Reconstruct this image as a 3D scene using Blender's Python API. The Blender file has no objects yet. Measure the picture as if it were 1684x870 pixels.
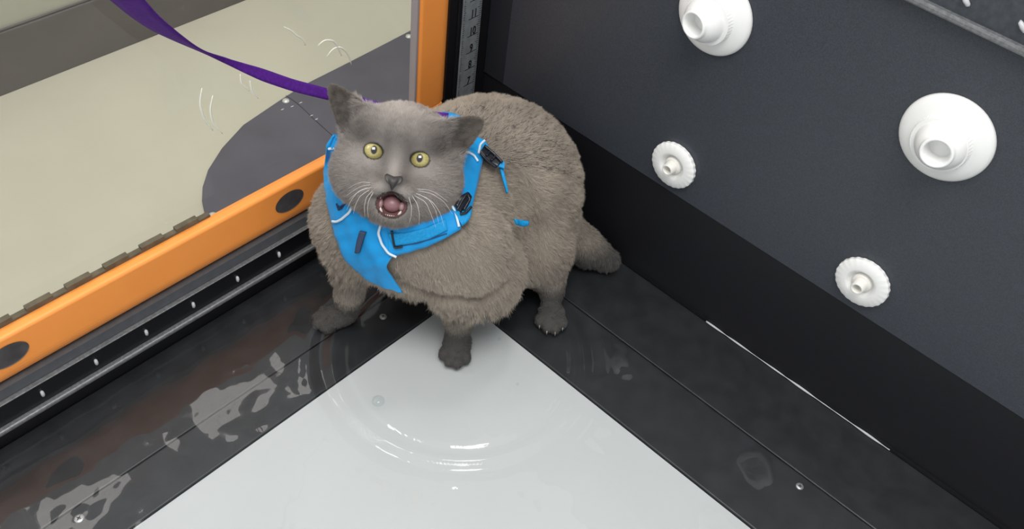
import bpy, bmesh, math, random
import numpy as np
from mathutils import Vector, Matrix
from mathutils.kdtree import KDTree

# ================================================================= camera, world, lights, exposure
SC = bpy.context.scene
COL = SC.collection
cam_d = bpy.data.cameras.new('camera'); cam = bpy.data.objects.new('camera', cam_d); COL.objects.link(cam)
cam_d.sensor_width = 36; cam_d.lens = 1524.19/1684*36; cam_d.clip_start = .02; cam_d.clip_end = 50
cam.matrix_world = Matrix(((-0.67661043, -0.48551315, 0.55360212, 0.7947),
                           (0.72907434, -0.54709047, 0.41126954, 0.6853),
                           (0.10319367, 0.68188635, 0.7241423, 0.8896),
                           (0, 0, 0, 1)))
SC.camera = cam
SC.view_settings.view_transform = 'Standard'; SC.view_settings.look = 'None'
SC.view_settings.exposure = 0.0; SC.view_settings.gamma = 1.0; SC.view_settings.use_curve_mapping = False
world = bpy.data.worlds.new('room_light'); SC.world = world; world.use_nodes = True
bg = world.node_tree.nodes['Background']; bg.inputs[0].default_value = (.93, .97, 1.0, 1); bg.inputs[1].default_value = .76

def area(name, loc, target, size, power, color):
    d = bpy.data.lights.new(name, 'AREA'); d.shape = 'RECTANGLE'; d.size, d.size_y = size; d.energy = power; d.color = color
    o = bpy.data.objects.new(name, d); COL.objects.link(o); o.location = loc
    o.rotation_euler = (Vector(target)-Vector(loc)).to_track_quat('-Z', 'Y').to_euler(); return o
area('ceiling_glow', (.9, .85, 2.35), (.35, .2, 0), (1.15, .95), 40, (1, .98, .95))
area('side_fill', (1.75, -1.35, 2.0), (.3, .1, .1), (1.0, 1.0), 15, (.96, .95, 1.0))  # unseen fill light added from the door side

# ================================================================= helpers
def mat(name, color, rough=.5, spec=.5, metal=0, noise=None, bump=None, coat=0, sheen=0):
    m = bpy.data.materials.new(name); m.use_nodes = True
    nt = m.node_tree; b = nt.nodes['Principled BSDF']
    b.inputs['Base Color'].default_value = (*color, 1); b.inputs['Roughness'].default_value = rough
    b.inputs['Specular IOR Level'].default_value = spec; b.inputs['Metallic'].default_value = metal
    b.inputs['Coat Weight'].default_value = coat; b.inputs['Sheen Weight'].default_value = sheen
    tc = nt.nodes.new('ShaderNodeTexCoord')
    if noise:
        sc, amt = noise[:2]
        col2 = noise[2] if len(noise) > 2 else tuple(c*(1-amt) for c in color)
        n = nt.nodes.new('ShaderNodeTexNoise'); n.inputs['Scale'].default_value = sc; n.inputs['Detail'].default_value = 5
        nt.links.new(tc.outputs['Object'], n.inputs['Vector'])
        r = nt.nodes.new('ShaderNodeValToRGB'); r.color_ramp.elements[0].position = .35; r.color_ramp.elements[1].position = .65
        r.color_ramp.elements[0].color = (*color, 1); r.color_ramp.elements[1].color = (*col2, 1)
        nt.links.new(n.outputs['Fac'], r.inputs[0]); nt.links.new(r.outputs[0], b.inputs['Base Color'])
    if bump:
        n = nt.nodes.new('ShaderNodeTexNoise'); n.inputs['Scale'].default_value = bump[0]; n.inputs['Detail'].default_value = 3
        nt.links.new(tc.outputs['Object'], n.inputs['Vector'])
        bn = nt.nodes.new('ShaderNodeBump'); bn.inputs['Strength'].default_value = bump[1]; bn.inputs['Distance'].default_value = bump[2] if len(bump) > 2 else .001
        nt.links.new(n.outputs['Fac'], bn.inputs['Height']); nt.links.new(bn.outputs[0], b.inputs['Normal'])
    return m

def srgb(r, g, b):
    return tuple(((c/255)/12.92 if c/255 <= .04045 else ((c/255+.055)/1.055)**2.4) for c in (r, g, b))

def tag(o, label=None, cat=None, group=None, kind=None):
    if label: o['label'] = label
    if cat: o['category'] = cat
    if group: o['group'] = group
    if kind: o['kind'] = kind
    return o
def empty(name, loc=(0, 0, 0)):
    o = bpy.data.objects.new(name, None); COL.objects.link(o); o.location = loc; o.empty_display_size = .02; return o
def finish(name, me, material, parent=None, smooth=False, bevel=0):
    if material: me.materials.append(material)
    if smooth:
        me.polygons.foreach_set('use_smooth', [True]*len(me.polygons))
    o = bpy.data.objects.new(name, me); COL.objects.link(o)
    if parent:
        o.parent = parent
        q = parent
        off = Vector(q.location)
        while q.parent: q = q.parent; off += Vector(q.location)
        me.transform(Matrix.Translation(-off))
    else:
        bb = [v.co for v in me.vertices]
        c = Vector((sum(v[0] for v in bb)/len(bb), sum(v[1] for v in bb)/len(bb), min(v[2] for v in bb)))
        me.transform(Matrix.Translation(-c)); o.location = c
    if bevel:
        b = o.modifiers.new('bevel', 'BEVEL'); b.width = bevel; b.segments = 2; b.limit_method = 'ANGLE'; b.harden_normals = False
    return o
def mesh(name, verts, faces, material, parent=None, smooth=False, bevel=0):
    me = bpy.data.meshes.new(name); me.from_pydata([tuple(v) for v in verts], [], faces); me.validate(); me.update()
    bm = bmesh.new(); bm.from_mesh(me); bmesh.ops.recalc_face_normals(bm, faces=bm.faces); bm.to_mesh(me); bm.free()
    return finish(name, me, material, parent, smooth, bevel)
def boxes(name, bs, material, parent=None, bevel=0):
    V = []; F = []
    for (x0, x1, y0, y1, z0, z1) in bs:
        k = len(V)
        V += [(x, y, z) for x in (x0, x1) for y in (y0, y1) for z in (z0, z1)]
        F += [tuple(k+i for i in f) for f in ((0, 1, 3, 2), (4, 6, 7, 5), (0, 4, 5, 1), (2, 3, 7, 6), (0, 2, 6, 4), (1, 5, 7, 3))]
    return mesh(name, V, F, material, parent, bevel=bevel)
def tube(name, pts, radii, material, parent=None, n=8, flat=False):
    pts = [np.array(p, float) for p in pts]
    if np.isscalar(radii): radii = [radii]*len(pts)
    V = []; F = []; prev = None
    for i, p in enumerate(pts):
        t = pts[min(i+1, len(pts)-1)]-pts[max(i-1, 0)]; t = t/(np.linalg.norm(t)+1e-12)
        if prev is None:
            a = np.array([0, 0, 1.]) if abs(t[2]) < .9 else np.array([1., 0, 0]); s = np.cross(t, a)
        else: s = prev-t*(prev@t)
        s /= np.linalg.norm(s); prev = s; q = np.cross(t, s)
        for k in range(n):
            a = 2*math.pi*k/n; V.append(p+radii[i]*(math.cos(a)*s+math.sin(a)*q))
    for i in range(len(pts)-1):
        for k in range(n):
            F.append((i*n+k, i*n+(k+1) % n, (i+1)*n+(k+1) % n, (i+1)*n+k))
    F.append(tuple(range(n))[::-1]); F.append(tuple((len(pts)-1)*n+k for k in range(n)))
    return mesh(name, V, F, material, parent, smooth=True)
def extrude_poly(name, pts, normal, th, material, parent=None, bevel=0):
    nrm = np.array(normal, float); n = len(pts)
    V = [np.array(p) for p in pts]+[np.array(p)-nrm*th for p in pts]
    F = [tuple(range(n)), tuple(range(n, 2*n))[::-1]]+[(i, (i+1) % n, n+(i+1) % n, n+i) for i in range(n)]
    return mesh(name, V, F, material, parent, bevel=bevel)
def resample(pts, n):
    p = np.array(pts, float); d = np.r_[0, np.cumsum(np.linalg.norm(np.diff(p, axis=0), axis=1))]
    t = np.linspace(0, d[-1], n)
    # Catmull-like smoothing through dense linear + binomial filter
    q = np.stack([np.interp(t, d, p[:, k]) for k in range(p.shape[1])], 1)
    for _ in range(2):
        q[1:-1] = .25*q[:-2]+.5*q[1:-1]+.25*q[2:]
    return q
# ---------------------------------------------------------------- cat body as one blended distance field
CAM_R = np.array([[-0.67661043, 0.72907434, 0.10319367],
                  [ 0.48551315, 0.54709047,-0.68188635],
                  [-0.55360212,-0.41126954,-0.7241423 ]])   # world -> (right, down, forward)
CAM_F = 1524.19
CAM_C = np.array([0.7947, 0.6853, 0.8896])
def ray(u, v):
    a = CAM_R.T @ np.array([(u-842)/CAM_F, (v-435)/CAM_F, 1.0]); return a
def at(u, v, t): return CAM_C + ray(u, v)*t
def on(u, v, ax, val):
    r = ray(u, v); return CAM_C + r*((val-CAM_C[ax])/r[ax])

def smin(a, b, k):
    h = np.maximum(k-np.abs(a-b), 0)/k
    return np.minimum(a, b)-h*h*k*0.25
def smax(a, b, k): return -smin(-a, -b, k)

# head frame: origin between the eyes, a = cat's left, b = up, c = out of the face
HO = at(652.5, 255, 0.905)
fwd = -ray(652.5, 255); fwd /= np.linalg.norm(fwd)
rt = CAM_R[0]*0.984 + CAM_R[1]*0.179
rt -= fwd*(rt@fwd); rt /= np.linalg.norm(rt)
up = np.cross(fwd, rt)
if up[2] < 0: up = -up
HM = np.array([rt, up, fwd])                 # rows
def hp(a, b, c): return HO + (np.array([a, b, c])*0.001) @ HM

PR = []     # primitives: (kind, params, blend k, op)
def ell(c, r, axes=None, k=0.03, op='u'):
    PR.append(('e', (np.array(c, float), np.array(r, float), np.eye(3) if axes is None else np.array(axes)), k, op))
def cap(p, q, r1, r2, k=0.02, op='u'):
    PR.append(('c', (np.array(p, float), np.array(q, float), r1, r2), k, op))
def hell(c, r, k=12, op='u', ax=None):
    M = HM if ax is None else np.array(ax) @ HM
    ell(hp(*c), np.array(r)*0.001, M, k*0.001, op)
def hcap(p, q, r1, r2, k=8, op='u'):
    cap(hp(*p), hp(*q), r1*.001, r2*.001, k*.001, op)
def ear(base, tip, face, w0, bowl, th, k):
    PR.append(('ear', (np.array(base, float), np.array(tip, float), np.array(face, float), w0, bowl, th), k*.001, 'u'))

def prim_bbox(kind, pr):
    if kind == 'e': c, r, M = pr; R = np.abs(M.T) @ r; return c-R, c+R
    if kind == 'c': p, q, a, b = pr; m = max(a, b); return np.minimum(p, q)-m, np.maximum(p, q)+m
    b, t, f, w, bo, th = pr; m = w*.001+.01; return np.minimum(b, t)-m, np.maximum(b, t)+m
def prim_d(kind, pr, P):
    if kind == 'e':
        c, r, M = pr
        q = (P-c) @ M.T
        k0 = np.sqrt(((q/r)**2).sum(-1)); k1 = np.sqrt(((q/r**2)**2).sum(-1))+1e-9
        return k0*(k0-1)/k1
    if kind == 'c':
        p, q, a, b = pr
        d = q-p; L2 = d@d
        t = np.clip(((P-p)@d)/L2, 0, 1)
        return np.sqrt(((P-p-t[..., None]*d)**2).sum(-1))-(a+(b-a)*t)
    b, t, f, w0, bo, th = pr
    d = t-b; L = np.linalg.norm(d); d = d/L
    n = f @ HM; n = n-d*(n@d); n /= np.linalg.norm(n); s = np.cross(d, n)
    q = P-b; S = (q@d)*1000; Wd = (q@s)*1000; N = (q@n)*1000; L = L*1000
    u = np.clip(S/L, -.4, 1.0)
    hw = w0*np.sqrt(np.clip(1-u, 0, 2))*(1-.28*u)+.5
    cen = -bo*(1-np.clip(u, 0, 1)*.75)+bo*(1-np.clip(u, 0, 1)*.75)*np.minimum(np.abs(Wd)/np.maximum(hw, 1), 1.3)**2
    sheet = np.abs(N-cen)*.8-th
    e = smax(sheet, (np.abs(Wd)-hw)*.75, 2.0)
    e = smax(e, S-L, 2.0); e = smax(e, -S-12, 2.0)
    return e*.001
def frame(d, hint=(0, 0, 1)):
    d = np.array(d, float); d /= np.linalg.norm(d)
    s = np.cross(hint, d); s /= np.linalg.norm(s)
    return np.array([d, s, np.cross(d, s)])

PAWS = []
def paw(c, d, w):
    d = np.array([d[0], d[1], 0.]); d /= np.linalg.norm(d); s = np.array([-d[1], d[0], 0.]); c = np.array([c[0], c[1], .0115])
    ell(c-d*.003, (.021, w*.86, .0118), frame(d), .010)
    for k, (o, f, r) in enumerate(((-.78, .008, .0066), (-.28, .0155, .0074), (.28, .0160, .0074), (.78, .0085, .0066))):
        q = c+d*f+s*o*w*.95; q[2] = .0082
        ell(q, (r*1.25, r*.92, .0082), frame(d), .0035)
        PAWS.append((q+d*r*1.15+np.array([0, 0, .001]), d))
# --- trunk
AX = frame((.86, .12, .10))
ell((.150, .140, .134), (.116, .102, .103), AX, .04)            # belly and rump
ell((.118, .148, .118), (.094, .098, .096), AX, .04)
ell((.215, .142, .152), (.088, .082, .078), None, .05)          # rib cage
ell((.283, .150, .160), (.062, .092, .078), frame((.88, .2, .2)), .04)     # chest
ell((.262, .230, .148), (.052, .044, .072), None, .014)         # left shoulder and upper arm
ell((.234, .242, .114), (.044, .036, .046), frame((.8,.1,.5)), .012)         # left elbow
ell((.326, .096, .148), (.034, .036, .054), None, .03)          # right shoulder
ell((.145, .215, .085), (.060, .045, .055), None, .03)          # left thigh
cap((.285, .155, .190), hp(0, -5, -55), .066, .050, .04)        # neck
def surf(u, v, sink):
    r = ray(u, v); t = .8
    for _ in range(60):
        P = CAM_C+r*t; d = 1.0
        for kind, pr, k, op in PR:
            x = prim_d(kind, pr, P[None])[0]; d = smin(d, x, k) if op == 'u' else smax(d, -x, k)
        t += d*.9
    return CAM_C+r*(t+sink)
_f = [surf(846, 290, .004), surf(868, 330, .004), surf(880, 385, .004), surf(876, 440, .004)]
for _i in range(3): cap(_f[_i], _f[_i+1], .010+.002*(_i == 0), .010, .022, 's')     # fold behind the shoulder
_f = [surf(655, 465, .001), surf(700, 480, .001), surf(750, 492, .001), surf(800, 488, .001), surf(832, 468, .001)]
for _i in range(4): cap(_f[_i], _f[_i+1], .0045, .0045, .010, 's')     # fold along the chest
# --- legs
cap((.324, .112, .125), (.334, .112, .050), .024, .0150, .020)
cap((.334, .112, .050), (.336, .110, .022), .0150, .0145, .012)
paw((.351, .101), (.80, -.55), .0185)
cap((.258, .216, .100), (.264, .226, .050), .030, .0155, .025)
cap((.264, .226, .050), (.267, .229, .016), .0155, .0145, .012)
paw((.275, .236), (.80, .55), .0185)
cap((.130, .240, .080), (.134, .262, .030), .030, .0160, .02)
paw((.150, .279), (.75, .65), .0195)
cap((.070, .100, .080), (.085, .095, .015), .030, .0150, .02)
paw((.100, .098), (.9, .1), .0180)
# --- tail
cap((.070, .205, .075), (.042, .242, .030), .026, .021, .02)
cap((.042, .242, .030), (.026, .268, .017), .021, .016, .015)
# --- head
HEAD_START = len(PR)
hell((0, 2, -40), (54, 50, 43), 15)
hell((14, 18, -72), (42, 34, 34), 20)                            # scruff
hell((-30, -24, -30), (33, 31, 27), 14)
hell((36, -26, -32), (33, 33, 27), 14)
hell((42, -6, -36), (22, 22, 20), 14)
hell((3, -44, -24), (40, 24, 24), 16)                            # jowls
hell((0, -12, -9), (25, 24, 14), 12)
for s in (-1, 1):
    hell((s*22, 16, -9), (17, 8, 8.5), 11)
    hell((s*31, -12, -12), (12, 9, 9), 12)
hcap((0, 10, -8), (0, -20, 8), 9, 8, 12)
hell((0, -26, 11), (7.5, 5.5, 7), 5)
hell((4, -59, -6), (19, 10.5, 14), 12)
hell((3, -48, 8), (14.5, 13, 20), 4, 's')
for s in (-1, 1):
    hell((s*11.5+1.5, -34.0, 2.5), (13.5, 8.8, 12.0), 4.5, 'u', ((1, -s*.42, 0), (s*.42, 1, 0), (0, 0, 1)))
hell((1, -26, 3), (9, 7, 12), 7)
for s in (-1, 1):
    hell((s*23, -.3, 2), (9.9, 7.7, 13), 2.5, 's', ((1, s*.13, 0), (-s*.13, 1, 0), (0, 0, 1)))
ear(hp(-40, 23, -30), hp(-77, 56, -32), (-.15, -.25, 1), 24, 9, 1.7, 8)
ear(hp(42, 18, -30), hp(80, 50, -33), (.10, -.36, .92), 28, 9, 1.7, 8)

def sdf_at(P, margin=.03):
    d = np.full(P.shape[:-1], 1.0)
    for kind, pr, k, op in PR:
        x = prim_d(kind, pr, P)
        d = smin(d, x, k) if op == 'u' else smax(d, -x, k)
    return d
def sdf_grid(xs, ys, zs):
    D = np.full((len(xs), len(ys), len(zs)), .08, np.float32)
    for kind, pr, k, op in PR:
        lo, hi = prim_bbox(kind, pr); m = k+.012
        sl = []
        for g, l, h in zip((xs, ys, zs), lo-m, hi+m):
            i0, i1 = np.searchsorted(g, l), np.searchsorted(g, h); sl.append(slice(i0, i1))
        sl = tuple(sl)
        if min(s.stop-s.start for s in sl) < 1: continue
        P = np.stack(np.meshgrid(xs[sl[0]], ys[sl[1]], zs[sl[2]], indexing='ij'), -1)
        x = prim_d(kind, pr, P).astype(np.float32)
        D[sl] = smin(D[sl], x, k) if op == 'u' else smax(D[sl], -x, k)
    return D

# ================================================================= materials
M = {}
M['black_plastic'] = mat('black_wall_plastic', (.046, .053, .066), .42, .5, noise=(900, .35), bump=(1400, .25, .0004))
M['skirt'] = mat('black_skirting', (.0085, .009, .012), .5, .35, noise=(900, .3), bump=(1200, .2, .0004))
M['inner_black'] = mat('black_liner', (.006, .006, .0075), .45, .35)
M['plank'] = mat('black_plank', (.0195, .0215, .0245), .40, .45, noise=(40, .35), bump=(900, .2, .0003))
M['belt'] = mat('belt_white', (.525, .54, .54), .45, .3, noise=(7, .03))
M['orange'] = mat('orange_paint', srgb(255, 158, 74), .38, .5, noise=(30, .03), bump=(60, .04))
M['rail_grey'] = mat('rail_grey', srgb(84, 86, 90), .45, .5, noise=(120, .15))
M['rail_black'] = mat('rail_black', (.006, .0065, .009), .3, .5, noise=(400, .4))
M['rail_lip'] = mat('rail_lip_metal', (.20, .205, .21), .4, .6, metal=.3, noise=(300, .35))
M['pin'] = mat('nylon_pin', (.5, .5, .52), .4, .5)
M['beige'] = mat('beige_vinyl', srgb(199, 195, 175), .5, .3, noise=(9, .05))
M['beige_spot'] = M['beige']
M['cove'] = mat('cove_base_grey', srgb(104, 100, 96), .45, .4, noise=(6, .18))
M['far_wall'] = mat('pale_wall', srgb(175, 175, 158), .6, .3)
M['plate'] = mat('dark_plate', srgb(98, 96, 104), .42, .5, noise=(12, .16), bump=(500, .1, .0004))
M['white_plastic'] = mat('white_plastic', (.84, .84, .82), .35, .5, bump=(30, .03))
M['cream_plastic'] = mat('cream_plastic', (.78, .76, .71), .35, .5)
M['hole'] = mat('dark_recess', (.085, .078, .080), .22, .6, noise=(80, .3))
M['edge_trim'] = mat('pale_edge_trim', srgb(150, 142, 145), .4, .5)
M['alu'] = mat('ruler_aluminium', (.23, .25, .26), .5, .5, metal=.1, noise=(80, .25))
M['ink'] = mat('black_ink', (.008, .008, .009), .5)
M['screw'] = mat('screw_steel', (.42, .42, .42), .35, .5, metal=.7)
M['rivet'] = mat('rivet_steel', (.75, .74, .68), .35, .5, metal=.4)
M['joint_white'] = mat('white_joint_line', (.55, .56, .55), .5)
M['arc_mark'] = mat('pale_arc_mark', (.80, .79, .70), .6, .3)
M['purple'] = mat('purple_webbing', srgb(86, 34, 136), .7, .2, noise=(260, .25), bump=(900, .5, .0006))

def glassy(name, ior, tint=(1, 1, 1), rough=0.0, bump=None):
    m = bpy.data.materials.new(name); m.use_nodes = True; nt = m.node_tree; nt.nodes.clear()
    o = nt.nodes.new('ShaderNodeOutputMaterial'); mx = nt.nodes.new('ShaderNodeMixShader')
    t = nt.nodes.new('ShaderNodeBsdfTransparent'); g = nt.nodes.new('ShaderNodeBsdfGlossy'); f = nt.nodes.new('ShaderNodeFresnel')
    t.inputs[0].default_value = (*tint, 1); g.inputs['Roughness'].default_value = rough; f.inputs['IOR'].default_value = ior
    ge = nt.nodes.new('ShaderNodeNewGeometry'); ml = nt.nodes.new('ShaderNodeMath'); ml.operation = 'MULTIPLY_ADD'; ml.inputs[1].default_value = -1; ml.inputs[2].default_value = 1
    m2 = nt.nodes.new('ShaderNodeMath'); m2.operation = 'MULTIPLY'; nt.links.new(ge.outputs['Backfacing'], ml.inputs[0]); nt.links.new(ml.outputs[0], m2.inputs[0]); nt.links.new(f.outputs[0], m2.inputs[1])
    nt.links.new(m2.outputs[0], mx.inputs[0]); nt.links.new(t.outputs[0], mx.inputs[1]); nt.links.new(g.outputs[0], mx.inputs[2])
    nt.links.new(mx.outputs[0], o.inputs[0])
    if bump:
        tc = nt.nodes.new('ShaderNodeTexCoord'); n = nt.nodes.new('ShaderNodeTexNoise'); n.inputs['Scale'].default_value = bump[0]
        bn = nt.nodes.new('ShaderNodeBump'); bn.inputs['Strength'].default_value = bump[1]; bn.inputs['Distance'].default_value = bump[2]
        nt.links.new(tc.outputs['Object'], n.inputs['Vector']); nt.links.new(n.outputs[0], bn.inputs['Height'])
        nt.links.new(bn.outputs[0], g.inputs['Normal']); nt.links.new(bn.outputs[0], f.inputs['Normal'])
    return m
M['glass'] = glassy('door_glass', 1.35, (.98, .98, .98))
M['water'] = glassy('clear_water', 1.46, (.955, .965, .965), 0.02)

# ================================================================= the room outside and the tank shell
FZ = -.12
tag(boxes('floor', [(-1.6, 2.2, -.724, -.03, FZ-.05, FZ)], M['beige']), kind='structure')
tag(boxes('floor', [(-.3, 1.7, -.03, 1.7, FZ-.05, -.06)], M['inner_black']), kind='structure')
tag(boxes('wall_far', [(-1.6, 2.2, -.80, -.724, FZ, 1.1)], M['far_wall']), kind='structure')
tag(boxes('baseboard_far', [(-1.6, 2.2, -.724, -.716, FZ, FZ+.108), (-1.6, 2.2, -.7225, -.719, FZ+.108, FZ+.112)], M['cove'], bevel=.002), kind='structure')
tag(boxes('wall_right', [(-.03, 0, -.03, 1.4, .1565, .66)], M['black_plastic']), kind='structure')
tag(boxes('corner_shade_1', [(-.02, .0012, .0012, on(836, 60, 0, 0)[1], .157, .66)], mat('corner_shade_black', (.020, .022, .027), .45, .4, noise=(900, .3)), bevel=.0004), kind='structure')  # dark strip standing in for the soft shade in the corner
tag(boxes('baseboard_right', [(-.03, -.0008, -.03, 1.4, -.06, .156)], M['skirt']), kind='structure')
tag(boxes('wall_left', [(0.0, 1.4, -.03, .0005, -.06, .064), (0, .074, -.03, .0, .064, .66)], M['inner_black']), kind='structure')

# --- glass door in its orange frame
door = empty('glass_door', (.7, -.006, .066)); tag(door, 'clear glass tank door in an orange painted frame left of the cat', 'door')
boxes('glass_pane', [(.118, 1.4, -.010, -.006, .12, .9)], M['glass'], door)
def rounded_bar(name, x0, x1, z0, z1, vertical, material, parent, depth=.014, y=0.0, rr=(.010, .006)):
    # cross-section with soft long edges, swept along the bar
    prof = []
    a0, a1 = (x0, x1) if vertical else (z0, z1)
    for k in range(9):
        t = math.pi/2*k/8; r = rr[0]; prof.append((a0+1.6*r*(1-math.cos(t)), y-r+r*math.sin(t)))
    for k in range(7):
        t = math.pi/2*k/6; r = rr[1]; prof.append((a1-r+r*math.sin(t), y-r+r*math.cos(t)))
    prof += [(a1, y-depth), (a0, y-depth)]
    n = len(prof); V = []
    for e in ((z0, z1) if vertical else (x0, x1)):
        for (a, yy) in prof: V.append((a, yy, e) if vertical else (e, yy, a))
    F = [tuple(range(n)), tuple(range(n, 2*n))[::-1]]+[(i, (i+1) % n, n+(i+1) % n, n+i) for i in range(n)]
    return mesh(name, V, F, material, parent)
rounded_bar('bottom_rail', .0785, 1.4, .0800, .1445, False, M['orange'], door, rr=(.013, .004))
rounded_bar('side_post', .0700, .1238, .1445, .9, True, M['orange'], door)
boxes('edge_trim', [(.1240, .1280, -.012, -.001, .1445, .9)], M['edge_trim'], door, bevel=.001)
boxes('sill_strip', [(.074, 1.4, -.012, .0005, .0655, .0797)], M['rail_grey'], door)
for (x, z) in ((.3285, .1185), (.6690, .1195)):
    ring = []; V = []; F = []; n = 40
    for k in range(n):
        a = 2*math.pi*k/n; V.append((x+.0205*math.cos(a), .0007, z+.0145*math.sin(a)))
    for k in range(n):
        a = 2*math.pi*k/n; V.append((x+.0195*math.cos(a), .0003, z+.0137*math.sin(a)))
    F = [(k, (k+1) % n, n+(k+1) % n, n+k) for k in range(n)]+[tuple(n+k for k in range(n))]
    h = mesh('hole_plug', V, F, M['hole'], door)
# toothed strip outside along the bar
bs = [(.425, 1.4, -.019, -.0125, .135, .1475)]
x = .440
while x < 1.2:
    bs.append((x, x+.027, -.019, -.0125, .1475, .1515)); x += .0420
boxes('toothed_strip', bs, mat('grey_brown_strip', srgb(112, 102, 84), .6, .3, noise=(90, .3)), door)
# pale curved marks on the pane
def pane_arc(us, w=.0010):
    P = resample([on(u, v, 1, -.0055) for u, v in us], 14)
    tube('arc_mark', P, [w*(.35+.65*math.sin(math.pi*(i+.5)/14)) for i in range(14)], M['arc_mark'], door, n=6)
for us in ([(332, 145), (328, 170), (335, 195), (350, 215)], [(350, 157), (345, 180), (350, 205), (366, 220)],
           [(395, 122), (397, 138), (410, 150)], [(411, 133), (414, 150), (425, 162)],
           [(467, 44), (482, 52), (486, 58), (498, 64), (502, 75)], [(523, 75), (533, 65), (550, 67), (562, 92)],
           [(538, 93), (546, 80), (560, 76), (572, 88), (578, 106)]):
    pane_arc(us)

# --- pin rail on the left wall
rail = empty('pin_rail', (.7, .002, .03)); tag(rail, 'black rail with small pale pins running under the orange door sill', 'rail')
boxes('channel', [(.0, 1.4, .0005, .0045, .034, .0642)], M['rail_black'], rail)
boxes('top_edge', [(.0, 1.4, .0005, .0062, .0642, .0656)], M['rail_lip'], rail, bevel=.0005)
def bead(name, pts, r, m, parent, n=10): return tube(name, pts, r, m, parent, n)
boxes('bottom_lip', [(0, 1.4, .0005, .0105, .0275, .0335)], M['rail_lip'], rail, bevel=.0018)
for k in range(-4, 14):
    x = .3545+.0604*k
    if x < .02: continue
    tube('pin', [(x-.0004, .0048, .0445), (x, .0056, .0455), (x, .0060, .0485), (x, .0056, .0520), (x, .0046, .0528)], [.0008, .0018, .0021, .0018, .0008], M['pin'], rail, n=10)
# --- pin rail on the right wall, higher up
rr = empty('pin_rail', (.002, .7, .5)); tag(rr, 'grey channel rail with pins high on the black right wall', 'rail')
boxes('channel', [(0, .0045, .3, 1.4, .506, .556)], mat('rail_slate', (.050, .058, .068), .4, .5, noise=(200, .3)), rr)
boxes('bottom_lip', [(0, .011, .3, 1.4, .4995, .5060)], M['rail_lip'], rr, bevel=.002)
for k in range(-2, 8):
    y = .5235+.0494*k
    tube('pin', [(.0045, y+.004, .5165), (.006, y+.0032, .5175), (.0062, y, .520), (.006, y-.0032, .5225), (.0045, y-.004, .5235)], [.0008, .002, .0024, .002, .0008], M['pin'], rr, n=10)

# --- ruler in the corner
ruler = empty('corner_ruler', (.036, .002, .1)); tag(ruler, 'vertical grey metal ruler in the corner behind the cat marked 7 to 12', 'ruler')
boxes('strip', [(.0195, .0530, .0005, .0028, .02, .9)], M['alu'], ruler, bevel=.0006)
tk = []
z0 = .1527; inch = .02535
for i in range(-5*8, 12*8):
    z = z0+i*inch/8
    L = .0115 if i % 8 == 0 else (.0065 if i % 4 == 0 else .0042)
    if i % 8 == 0: tk.append((.0215, .0215+.021, .0028, .0030, z-.0004, z+.0004))
    else:
        tk.append((.0205, .0205+L, .0028, .0030, z-.0003, z+.0003)); tk.append((.0520-L*.6, .0520, .0028, .0030, z-.0003, z+.0003))
boxes('tick_marks', tk, M['ink'], ruler)
for n_ in range(7, 14):
    cu = bpy.data.curves.new('numeral', 'FONT'); cu.body = str(n_); cu.size = .0160; cu.align_x = 'CENTER'; cu.extrude = .00015; cu.offset = .00025
    to = bpy.data.objects.new('tmp', cu); COL.objects.link(to); bpy.context.view_layer.update()
    me = bpy.data.meshes.new_from_object(to.evaluated_get(bpy.context.evaluated_depsgraph_get()))
    bpy.data.objects.remove(to)
    me.transform(Matrix(((-.72, 0, 0, .0335), (0, 0, 1, .0031), (0, 1, 0, z0+(n_-7)*inch+.0012), (0, 0, 0, 1))))
    finish('numeral', me, M['ink'], ruler)
tag(tube('corner_seal', [(.0590, .0010, .02+.88*i/60) for i in range(61)], [.0012+.0005*math.sin(i*2.4) for i in range(61)], M['inner_black']), 'black beaded seal strip running up just left of the corner ruler', 'seal')

# --- planks and belt
def plank(x0, x1, y0, y1, label, group):
    o = boxes('floor_plank', [(x0, x1, y0, y1, -.020, 0)], M['plank'], bevel=.0012); tag(o, label, 'floor plank', group); return o
g = 'black planks framing the white belt'
plank(.2050, 1.35, .0012, .1122, 'long black plank along the foot of the orange-framed door', g)
plank(.2050, 1.35, .1136, .1700, 'narrow black plank along the left edge of the white belt', g)
plank(.1074, .2035, .0012, 1.35, 'narrow black plank along the right edge of the white belt', g)
plank(.0, .1060, .0012, 1.35, 'long black plank along the foot of the jet wall', g)
belt = boxes('treadmill_belt', [(.2045, 1.35, .1710, 1.35, -.022, -.0035)], M['belt']); tag(belt, 'wide white treadmill belt under shallow water in front of the cat', 'treadmill belt')
# thin broken white line along the right joint
pts = [on(u, v, 2, .0025) for u, v in ((1168, 522), (1192, 541), (1245, 577), (1310, 618), (1380, 667), (1430, 702), (1470, 731))]
pts = [(max(p[0], .0008), p[1], .0018) for p in pts]
R_ = resample(pts, 60); random.seed(4)
tag(tube('joint_line', R_, [.0016*(.25+.75*abs(math.sin(i*.31+1)*math.sin(i*.13+.8))) for i in range(60)], M['joint_white'], n=6), 'thin broken white line where the jet wall meets the plank', 'stripe')

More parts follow.
